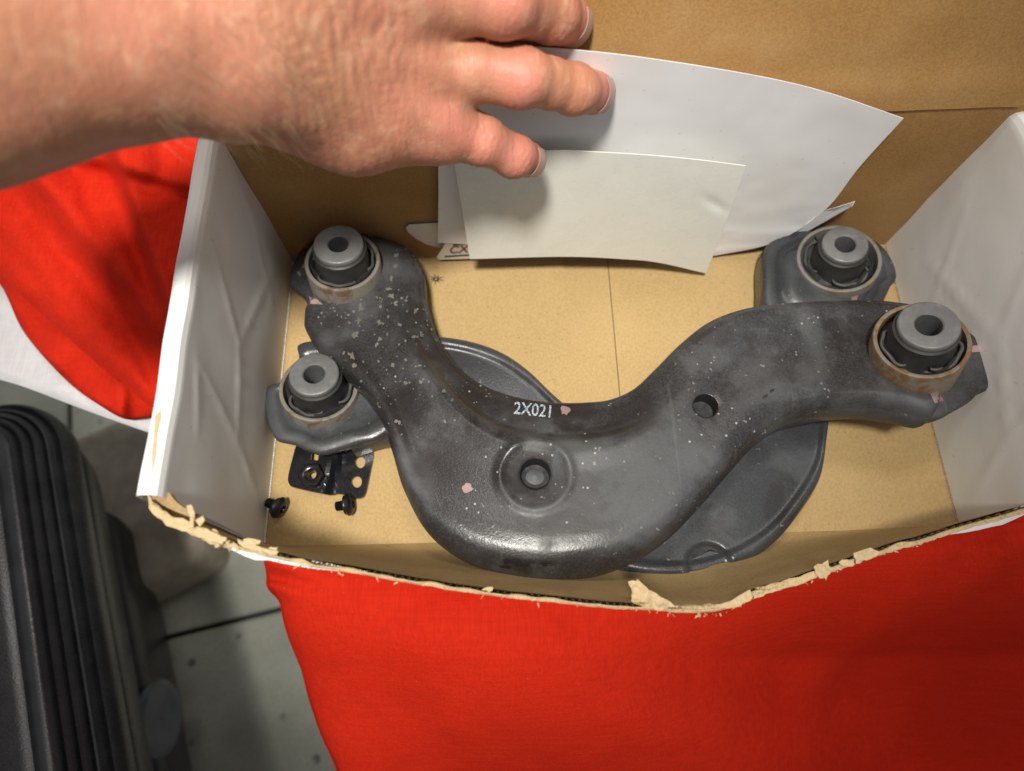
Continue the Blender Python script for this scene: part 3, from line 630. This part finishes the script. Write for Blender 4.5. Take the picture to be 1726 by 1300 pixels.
paper('paper_sheet', [(738, 409), (739, 340), (742, 240), (770, 70)], [(1205, 431), (1290, 414), (1350, 385), (1400, 345), (1450, 280), (1523, 200)], [(770, 70), (985, 86), (1130, 104), (1290, 131), (1400, 158), (1523, 200)], [(738, 409), (900, 420), (1050, 432), (1205, 431)],
      lambda u, v: D - .0035 - .004 * (1 - v) ** 2 - .012 * max(0, u - .62) ** 1.5 * v - .0004 * fbm(u, v, 2, 5) * min(1, 3 * u) - .0012 * max(0, nz(u, v, 3, 7)) * (u > .6) * (1 - v), 90, 50, PAPER, 'large blank white paper sheet behind the cream card, curling off the box back', 'paper')
paper('card', [(792, 437), (780, 360), (765, 270)], [(1190, 461), (1222, 380), (1257, 280)], [(765, 270), (915, 255), (1030, 258), (1150, 267), (1257, 280)], [(792, 437), (950, 433), (1050, 437), (1110, 443), (1190, 461)],
      lambda u, v: D - .0125 - .006 * (1 - v) - .008 * max(0, u - .55) ** 2 * (1 - v) * 1.2 + .001 * math.exp(-(((u - .93) / .05) ** 2 + ((v - .66 - (u - .93) * -.8) / .03) ** 2)), 60, 40, CARD, 'blank cream glossy card leaning in front of the white sheet', 'card', .0005)
lb = [(684, 384), (690, 379), (740, 376), (760, 378), (760, 412), (740, 418), (718, 412), (700, 402), (688, 392)]
tag(slab('label_scrap', [hy(u, v, D - .0015) for u, v in lb], LABELW, None, .0003, (0, 1, 0)), 'rounded white label scrap sticking out left of the papers', 'label')
st = [(752, 409), (800, 405), (805, 436), (741, 438), (736, 434)]
stk = tag(slab('sticker', [hy(u, v, D - .0062) for u, v in st], LABELW, None, .0003, (0, 1, 0)), 'small white sticker with maroon C lettering half hidden behind the cream card', 'sticker')
BV.clear()
decal('printed_frame', [[(765, 409), (800, 405), (800, 410), (763, 414)], [(750, 431), (800, 428), (800, 430), (749, 433.5)]], [stk], INK, stk)
text_px('CX', (756, 427), 17, -.07, [stk], MAROON, stk, 'printed_letters', .35, 1.35)
scr = [(1338, 392), (1368, 372), (1383, 357), (1410, 350), (1441, 340), (1436, 348), (1412, 360), (1392, 373), (1362, 390)]
tag(slab('paper_scrap', [hy(u, v, D - .004 - .003 * (k % 2)) for k, (u, v) in enumerate(scr)], PAPER, None, .0003, (0, 1, 0)), 'thin torn white paper strip beside the rear right bushing', 'paper')

# ------------------------------------------------------------------ cloths
def lerp_px(pts, n): return spline(pts, n)
front_left = [hz(u, v, -.03) for u, v in [(462, 905), (437, 930), (427, 960), (434, 988), (448, 1010), (452, 1060), (462, 1130), (474, 1200), (490, 1260), (508, 1310), (530, 1400), (560, 1500)]]
FL = spline([(.06, .34, -.03), (.05, .2, -.03), (.045, .08, -.03)] + front_left, 121)
def red_front(u, v):
    e = FL[int(round(v * 120))]; s = u ** 1.5
    x = e[0] + (.62 - e[0]) * s; y = e[1] - .20 * s * max(0, v - .4) ** 2
    if u < .06: x = e[0] + (.62 - e[0]) * (.06 ** 1.5) * (u / .06) ** .6 * 1
    roll = -.04 * (1 - min(1, u / .16)) ** 2.4
    ff = min(1, max(0, (-.012 - y) / .05)); px, py = proj((x, y, -.02))
    ss = lambda a, b, q: (lambda t: t * t * (3 - 2 * t))(min(1, max(0, (q - a) / (b - a))))
    fold = .024 * math.sin((x * .75 + y * 1.1) * 24 + .6) + .005 * fbm(x, y, 3, 8) + .0014 * fbm(x, y, 6, 34)
    q = (px - 700) * .62 + (py - 1000) * 1.25          # cloth slope shaped to darken the lower right, in place of a cast shadow
    drop = -.055 * ss(40, 760, q) - .11 * ss(300, 1500, q)
    ridge = .020 * math.exp(-((px - 1545 + (py - 1050) * .22) / 60) ** 2) * math.exp(-((py - 1050) / 110) ** 2)
    tuck = .0045 * math.sin(((px - 440) * -.30 + (py - 930)) / 7.5) * math.exp(-((px - 465) / 75) ** 2) * math.exp(-((py - 965) / 38) ** 2) + .003 * math.sin(((px - 1650) * .8 + (py - 930) * .35) / 17) * math.exp(-((px - 1640) / 90) ** 2) * math.exp(-((py - 960) / 70) ** 2)
    return (x, y, -.0085 + roll + ff * (fold - .012 + ridge + drop) + tuck)
tag(sheet('red_cloth', red_front, 150, 121, RED, None, .0012, (0, 0, -1)), 'wide red cotton cloth under the box, spreading below its torn front edge', 'cloth')
# red bundle on the left, a folded upper layer over a lower one
def redtop(u, v):
    a = spline([(-160, 330), (-40, 428), (60, 520), (160, 610), (230, 668), (285, 705)], 101)[int(round(u * 100))]
    b = spline([(60, -60), (160, -20), (250, 40), (330, 110), (420, 200), (520, 330)], 101)[int(round(u * 100))]
    p = a * (1 - v) + b * v; h = .018 + .030 * math.sin(min(1, v * 1.15) * math.pi * .55)
    sg = lambda q, k: 1 / (1 + math.exp(-max(-40, min(40, q / k))))
    d1 = ((p[0] - 215) * 210 - (p[1] - 335) * 75) / 223; d2 = ((p[1] - 280) * 160 - (p[0] - 170) * 45) / 166; d3 = ((p[0] - 60) * 180 - (p[1] - 300) * 150) / 234
    tri = .026 * sg(d1, 4) * math.exp(-max(d1, 0) / 140) + .014 * sg(-d2, 5) + .014 * sg(d3, 12) * math.exp(-max(d3, 0) / 110) + .006 * math.sin(d3 / 17 + 1) * math.exp(-((d3 + 30) / 70) ** 2) + .0016 * math.sin(d1 / 9) * math.exp(-((d1 + 40) / 40) ** 2)
    fr = .006 * math.sin((p[0] * .8 - p[1] * .9) / 48 + 1) * v + .006 * fbm(p[0] / 1000, p[1] / 1000, 5, 9)
    edge = -.008 * (1 - min(1, v / .06)) ** 2
    q = hz(p[0], p[1], h - .012 + tri + fr + edge); q[0] = min(q[0], -.0135 - .002 * v); return q
tag(sheet('red_garment', redtop, 101, 110, RED, None, .0012, (0, 0, -1)), 'crumpled red cotton bundle left of the box below the forearm', 'cloth')
rg = bpy.data.objects['red_garment']
def redlow(u, v):
    a = spline([(-160, 370), (-60, 430), (0, 480), (40, 560), (110, 640), (170, 685), (218, 708), (275, 698)], 61)[int(round(u * 60))]
    b = spline([(-100, 250), (0, 350), (80, 440), (150, 520), (220, 600), (260, 640), (280, 660), (300, 680)], 61)[int(round(u * 60))]
    p = a * (1 - v) + b * v
    pl = .006 * math.sin((p[0] + p[1]) / 26) * (1 - v) + .008 * math.exp(-((p[0] - 205) / 14) ** 2) * (1 - v)
    return hz(p[0], p[1], -.022 + .010 * math.sin(v * 1.5) + pl - .006 * (1 - min(1, v / .1)) ** 2)
sheet('lower_fold', redlow, 61, 30, RED, rg, .0012, (0, 0, -1))
def whitec(u, v):
    a = spline([(-220, 540), (-60, 620), (40, 652), (140, 690), (262, 733), (330, 752)], 41)[int(round(u * 40))]
    b = spline([(-150, 250), (0, 330), (150, 420), (250, 500), (330, 560), (380, 600)], 41)[int(round(u * 40))]
    p = a * (1 - v) + b * v
    return hz(p[0], p[1], -.038 + .004 * fbm(p[0] / 900, p[1] / 900, 1, 8) - .004 * (1 - min(1, v / .08)) ** 2)
tag(sheet('white_cloth', whitec, 41, 40, WHITEC, None, .002, (0, 0, -1)), 'white cotton cloth lying under the red bundle, edge hanging over the tiled floor', 'cloth')

# ------------------------------------------------------------------ floor, block, suitcase
ZF = -.36
fl = tag(obj('floor', [(-1.5, -1.5, ZF - .012), (2, -1.5, ZF - .012), (2, 2, ZF - .012), (-1.5, 2, ZF - .012)], [(0, 1, 2, 3)], DARK), kind='structure')
j1 = hz(330, 1062, ZF); j2 = hz(430, 1037, ZF); td = (j2 - j1)[:2]; td /= np.linalg.norm(td); tn = np.array([-td[1], td[0]]); TS = .40
tile = None
for i in range(-2, 3):
    for j in range(-1, 4):
        o2 = j1[:2] + td * (i * TS - .12) + tn * ((j - 1) * TS)
        if tile is None:
            g = .0025; a = TS - g; pr = []
            q = [(g, g), (a, g), (a, a), (g, a)]; q2 = [(g + .003, g + .003), (a - .003, g + .003), (a - .003, a - .003), (g + .003, a - .003)]
            V = [(x, y, -.012) for x, y in q] + [(x, y, -.002) for x, y in q] + [(x, y, 0) for x, y in q2]
            fs = [(k, (k + 1) % 4, (k + 1) % 4 + 4, k + 4) for k in range(4)] + [(k + 4, (k + 1) % 4 + 4, (k + 1) % 4 + 8, k + 8) for k in range(4)] + [(8, 9, 10, 11)]
            tile = obj('floor_tile', V, fs, CONC, None, smooth=False); t = tile
        else:
            t = tile.copy(); COL.objects.link(t)
        t.parent = fl; t.location = (o2[0], o2[1], ZF); t.rotation_euler = (0, 0, math.atan2(td[1], td[0]))
def rrect(cx, cy, dx, dy, hx, hy_, r, n=10):
    out = []
    for k, (sx_, sy_) in enumerate(((1, 1), (-1, 1), (-1, -1), (1, -1))):
        for i in range(n + 1):
            a = math.pi / 2 * (k + i / n); x = sx_ * (hx - r) + r * math.cos(a); y = sy_ * (hy_ - r) + r * math.sin(a)
            out.append((cx + dx[0] * x + dy[0] * y, cy + dx[1] * x + dy[1] * y))
    return out
def loft(name, rings, mat, parent, cap=True):
    n = len(rings[0]); V = np.vstack(rings); fs = grid_faces(len(rings), n, wrap=True)
    if cap: fs += [tuple(range((len(rings) - 1) * n, len(rings) * n))]
    return obj(name, V, fs, mat, parent, sharp=45)
bc = [hz(u, v, -.29) for u, v in [(90, 760), (262, 700), (338, 930), (150, 1000)]]
cx, cy = np.mean([p[0] for p in bc]), np.mean([p[1] for p in bc]); dy_ = (bc[2] - bc[1])[:2]; hl = np.linalg.norm(dy_) / 2 + .01; dy_ = -dy_ / np.linalg.norm(dy_); dx_ = np.array([dy_[1], -dy_[0]])
bl = loft('kerb_block', [np.array([(x, y, z) for x, y in rrect(cx, cy, dx_, dy_, .055 - d, hl - d, .02)]) for d, z in [(0, ZF), (0, -.302), (.002, -.295), (.006, -.291), (.012, -.29)]], BEIGE, None)
tag(bl, 'beige rounded stone block on the floor between suitcase and box', 'block')
ZS = -.10
e1_ = hz(124, 842, ZS); e2_ = hz(186, 1210, ZS); ed = (e2_ - e1_)[:2]; ed /= np.linalg.norm(ed); en = np.array([ed[1], -ed[0]])    # en points left, into the case
if en[0] > 0: en = -en
tl = hz(75, 648, ZS)[:2]; corner = e1_[:2] + ed * ((tl - e1_[:2]) @ ed)
HX, HY = .22, .33; cc = corner + en * HX + ed * HY
sc_ = empty('suitcase', (cc[0], cc[1], ZF), 'black ribbed plastic suitcase standing on the floor left of the box', 'suitcase')
def srings(pr, r0=.05):
    out = []
    for d, z in pr:
        out.append(np.array([(x, y, z) for x, y in rrect(cc[0], cc[1], -en, -ed, HX - d, HY - d, max(.012, r0 - d), 14)]))
    return out
loft('shell', srings([(.004, -.128), (.001, -.122), (0, -.112), (.001, -.104), (.003, -.101), (.0045, -.104), (.006, -.1005), (.008, -.0955), (.0095, -.0955), (.0108, -.0995), (.0122, -.0915), (.0135, -.0900), (.0150, -.0905), (.0162, -.0945), (.0175, -.0860), (.0190, -.0845), (.0204, -.0855), (.0216, -.0885), (.0230, -.0805), (.0250, -.079), (.030, -.0785), (.036, -.082), (.042, -.080), (.052, -.067), (.062, -.060), (.072, -.058), (.080, -.060), (.084, -.063), (.10, -.063)], .05), CASE, sc_)
loft('lower_shell', srings([(.06, -.225), (.046, -.221), (.036, -.212), (.026, -.195), (.018, -.175), (.012, -.155), (.0105, -.145), (.012, -.136), (.018, -.131), (.03, -.130)], .05), CASE, sc_)
loft('base_housing', srings([(.075, -.345), (.062, -.34), (.056, -.32), (.047, -.27), (.046, -.25), (.052, -.238), (.07, -.232)], .05), CASE, sc_, False)
wc = hz(286, 1215, -.255)
lathe('wheel', wc + np.array((-.022, 0, 0)), (1, .12, .12), [(.001, .016), (.018, .0165), (.022, .0175), (.026, .0175), (.0290, .0165), (.0305, .014), (.0300, .011), (.024, .009)], WHEELM, sc_, 40)

# ------------------------------------------------------------------ hand and forearm
import openvdb as vdb
def rc_sdf(P, a, b, ra, rb):
    """rounded cone distance"""
    a = np.array(a); b = np.array(b); ba = b - a; l2 = ba @ ba
    h = np.clip(((P - a) @ ba) / l2, 0, 1); return np.linalg.norm(P - (a + h[..., None] * ba), axis=-1) - (ra + (rb - ra) * h)
def ell_sdf(P, c, R3, ax=None):
    q = P - np.array(c)
    if ax is not None: q = q @ np.array(ax).T
    k = np.linalg.norm(q / R3, axis=-1); k1 = np.linalg.norm(q / (np.array(R3) ** 2), axis=-1) + 1e-9
    return k * (k - 1) / k1
def smin(a, b, k):
    h = np.clip(.5 + .5 * (b - a) / k, 0, 1); return b + (a - b) * h - k * h * (1 - h)
J = {}
def jp(n, u, v, d): J[n] = hd(u, v, d)
# joints: photo pixel and distance along the lens axis
jp('elbow', -620, 60, .150); jp('fore', -150, 70, .185); jp('wrist', 400, 62, .232); jp('wrist_u', 425, 118, .236); jp('wrist_r', 425, -60, .222)
jp('p_mcp', 735, 208, .283); jp('p_pip', 812, 238, .289); jp('p_dip', 866, 262, .300); jp('p_tip', 888, 269, .310)
jp('r_mcp', 706, 108, .268); jp('r_pip', 880, 132, .272); jp('r_dip', 968, 150, .288); jp('r_tip', 1000, 157, .304)
jp('m_mcp', 690, -12, .250); jp('m_pip', 850, 2, .256); jp('m_dip', 928, 20, .274); jp('m_tip', 956, 36, .290)
jp('i_mcp', 690, -130, .236); jp('i_pip', 830, -150, .244); jp('i_dip', 900, -120, .262); jp('i_tip', 940, -95, .276)
jp('t_base', 480, -190, .225); jp('t_mcp', 600, -300, .235); jp('t_ip', 720, -340, .255); jp('t_tip', 800, -330, .272)
segs = [('elbow', 'fore', .040, .0345, .02), ('fore', 'wrist', .0345, .0275, .02)]
palm = [('wrist_u', 'p_mcp', .0215, .0135), ('wrist', 'r_mcp', .023, .0145), ('wrist', 'm_mcp', .022, .0150), ('wrist_r', 'i_mcp', .022, .0150)]
fing = {'p': (.0108, .0096, .0087, .0079), 'r': (.0122, .0110, .0099, .0089), 'm': (.0138, .0126, .0114, .0100), 'i': (.0138, .0126, .0112, .0090), }
allp = np.array(list(J.values())); lo = allp.min(0) - .05; hi = allp.max(0) + .03
lo[0] = max(lo[0], -.13)
vx = .00115
N = np.ceil((hi - lo) / vx).astype(int)
gx = [lo[i] + vx * np.arange(N[i]) for i in range(3)]
P = np.stack(np.meshgrid(*gx, indexing='ij'), -1).astype(np.float32)
d = np.full(P.shape[:3], .05, np.float32)
def add(k, kind, a, b=None, ra=0, rb=0, D_=None):
    """blend one primitive into the field, touching only the cells around it"""
    D_ = d if D_ is None else D_
    a = np.array(a); b = a if b is None else np.array(b); pad = max(ra, rb) + .016 + k
    l = np.maximum(0, np.floor((np.minimum(a, b) - pad - lo) / vx).astype(int)); h = np.minimum(N, np.ceil((np.maximum(a, b) + pad - lo) / vx).astype(int) + 1)
    if (h <= l).any(): return
    sl = tuple(slice(x, y) for x, y in zip(l, h)); Q = P[sl]
    v = rc_sdf(Q, a, b, ra, rb) if kind == 'c' else np.linalg.norm(Q - a, axis=-1) - ra
    D_[sl] = smin(D_[sl], v, k)
for a, b, ra, rb, k in segs: add(.02, 'c', J[a], J[b], ra, rb)
for a, b, ra, rb in palm: add(.013, 'c', J[a], J[b], ra, rb)
he = hd(590, 205, .272); add(.014, 'c', hd(500, 175, .262), he, .017, .017); add(.012, 'c', he, J['p_mcp'], .017, .012)
add(.014, 'c', J['t_base'], J['t_mcp'], .018, .013); add(.006, 'c', J['t_mcp'], J['t_ip'], .013, .0115); add(.004, 'c', J['t_ip'], J['t_tip'], .0115, .0085)
fd = np.full(P.shape[:3], .05, np.float32)
for f, rr in fing.items():
    n = [J[f + '_' + q] for q in ('mcp', 'pip', 'dip', 'tip')]; one = np.full(P.shape[:3], .05, np.float32)
    mid = n[0] * .5 + n[1] * .5
    add(.003, 'c', n[0], mid, rr[0], rr[0] * .90, one); add(.003, 'c', mid, n[1], rr[0] * .90, rr[1] * .94, one); add(.003, 'c', n[1], n[2] * .5 + n[1] * .5, rr[1] * .95, rr[2] * .93, one); add(.003, 'c', n[2] * .5 + n[1] * .5, n[2], rr[2] * .93, rr[2] * .96, one); add(.003, 'c', n[2], n[3], rr[2] * .96, rr[3], one)
    up = CAM - n[1]; up = up / np.linalg.norm(up)
    add(.005, 's', n[1] + up * rr[1] * .14, None, rr[1] * .86, D_=one); add(.004, 's', n[2] + up * rr[2] * .06, None, rr[2] * .86, D_=one)
    np.copyto(fd, smin(fd, one, .0012))
d = smin(d, fd, .0055)
for f in fing:                                   # knuckles and tendons
    up = CAM - J[f + '_mcp']; up /= np.linalg.norm(up); add(.008, 's', J[f + '_mcp'] + up * .0052, None, .0112)
    a = J['wrist'] * .35 + J[f + '_mcp'] * .65 + up * .0150; add(.007, 'c', a, J[f + '_mcp'] + up * .0128, .0022, .003)
# webs between neighbouring fingers
for f, q in (('p', 'r'), ('r', 'm'), ('m', 'i')):
    a = J[f + '_mcp'] * .62 + J[f + '_pip'] * .38; b = J[q + '_mcp'] * .70 + J[q + '_pip'] * .30; dn = a - CAM; dn /= np.linalg.norm(dn)
    add(.006, 'c', a + dn * .004, b + dn * .004, .0042, .0042)
# real wrinkles, only in the band next to the surface
B = np.where(np.abs(d) < .007); Q = P[B]; X, Y, Zc = Q[:, 0], Q[:, 1], Q[:, 2]
ax = J['m_mcp'] - J['wrist']; ax /= np.linalg.norm(ax); tW = (Q - J['wrist']) @ ax
wob = 3.5 * np.sin(Y * 120 + Zc * 60) + 2 * np.sin(Zc * 90 + Y * 40) + 1.5 * np.sin(Y * 310 + X * 140)
e = (.00014 * np.sin(tW * 1250 + wob) + .00018 * np.sin(tW * 2300 + 1.7 * wob + 2 * np.sin(Y * 500))) * np.exp(-((tW - .024) / .034) ** 2) + .00035 * np.sin(X * 210 + Y * 90) * np.sin(Y * 260 + Zc * 170)
for f in fing:
    for q, k0, wd in (('pip', 'mcp', .0065), ('dip', 'pip', .0045)):
        c = J[f + '_' + q]; a = c - J[f + '_' + k0]; a /= np.linalg.norm(a); t = (Q - c) @ a; rr_ = np.linalg.norm(Q - c, axis=-1)
        e += .00030 * np.sin(t * 2400 + 1.2 * np.sin(Y * 700)) * np.exp(-(t / wd) ** 2) * (rr_ < .018)
d[B] += e
d = np.clip(d, -.006, .006).astype(np.float32)
g = vdb.FloatGrid(.006); g.copyFromArray(d / vx); g.gridClass = vdb.GridClass.LEVEL_SET
SKIN = m_skin()
pts, tri, quad = g.convertToPolygons(isovalue=0.0, adaptivity=0.0)
pts = np.array(pts) * vx + lo
faces = [tuple(q) for q in quad] + [tuple(q) for q in tri]
hand_o = obj('person', pts, faces, SKIN)
tag(hand_o, 'bare forearm and hand reaching in from the left, fingers pressing papers to the box', 'person')
def nail(f, w, l, side=0.0, back=.0):
    c = J[f + '_tip']; a = J[f + '_tip'] - J[f + '_dip']; a /= np.linalg.norm(a); r = fing[f][3]
    up = CAM - c; up -= a * (up @ a); up /= np.linalg.norm(up); s = np.cross(a, up); up2 = up * math.cos(side) + s * math.sin(side); s = np.cross(a, up2)
    def fn(u, v):
        th = (u - .5) * w; y = (v - .52) * l; rr = math.sqrt(max(r * r - max(0, y) ** 2, 1e-8)) + .00045
        return c + a * y + (up2 * math.cos(th) + s * math.sin(th)) * rr
    o = sheet('fingernail', fn, 14, 12, NAIL, hand_o, .0003)
hs = []; hf = []
for k in range(420):
    u, v = random.uniform(250, 500), random.uniform(20, 262)
    l, nrm, idx, dd = bvh(hand_o).ray_cast(Vector(CAM), Vector(ray(u, v)).normalized())
    if l is None: continue
    a = np.array(l); nrm = np.array(nrm); al = J['fore'] - J['wrist']; al = al / np.linalg.norm(al); dn = np.array((.25 * random.gauss(0, 1), -.2, -.9)); t0 = -al * .55 + dn * .7 + nrm * .25; t0 /= np.linalg.norm(t0)
    L = random.uniform(.005, .012); sd = np.cross(t0, nrm); sd /= np.linalg.norm(sd) + 1e-9; kk = len(hs)
    for q in range(4):
        f = q / 3; c = a + t0 * L * f + nrm * (.0012 * math.sin(f * 2.4)); wd = .000032 * (1 - f * .8); hs += [c - sd * wd, c + nrm * wd, c + sd * wd]
    for q in range(3):
        for z_ in range(3): hf.append((kk + 3 * q + z_, kk + 3 * q + (z_ + 1) % 3, kk + 3 * q + 3 + (z_ + 1) % 3, kk + 3 * q + 3 + z_))
tag(obj('arm_hair', hs, hf, m_plain('fair_hair', (.46, .33, .21), .5), hand_o), kind='stuff')
nail('r', 1.7, .009, 0); nail('m', 1.7, .009, 0); nail('p', 1.6, .0075, 0)
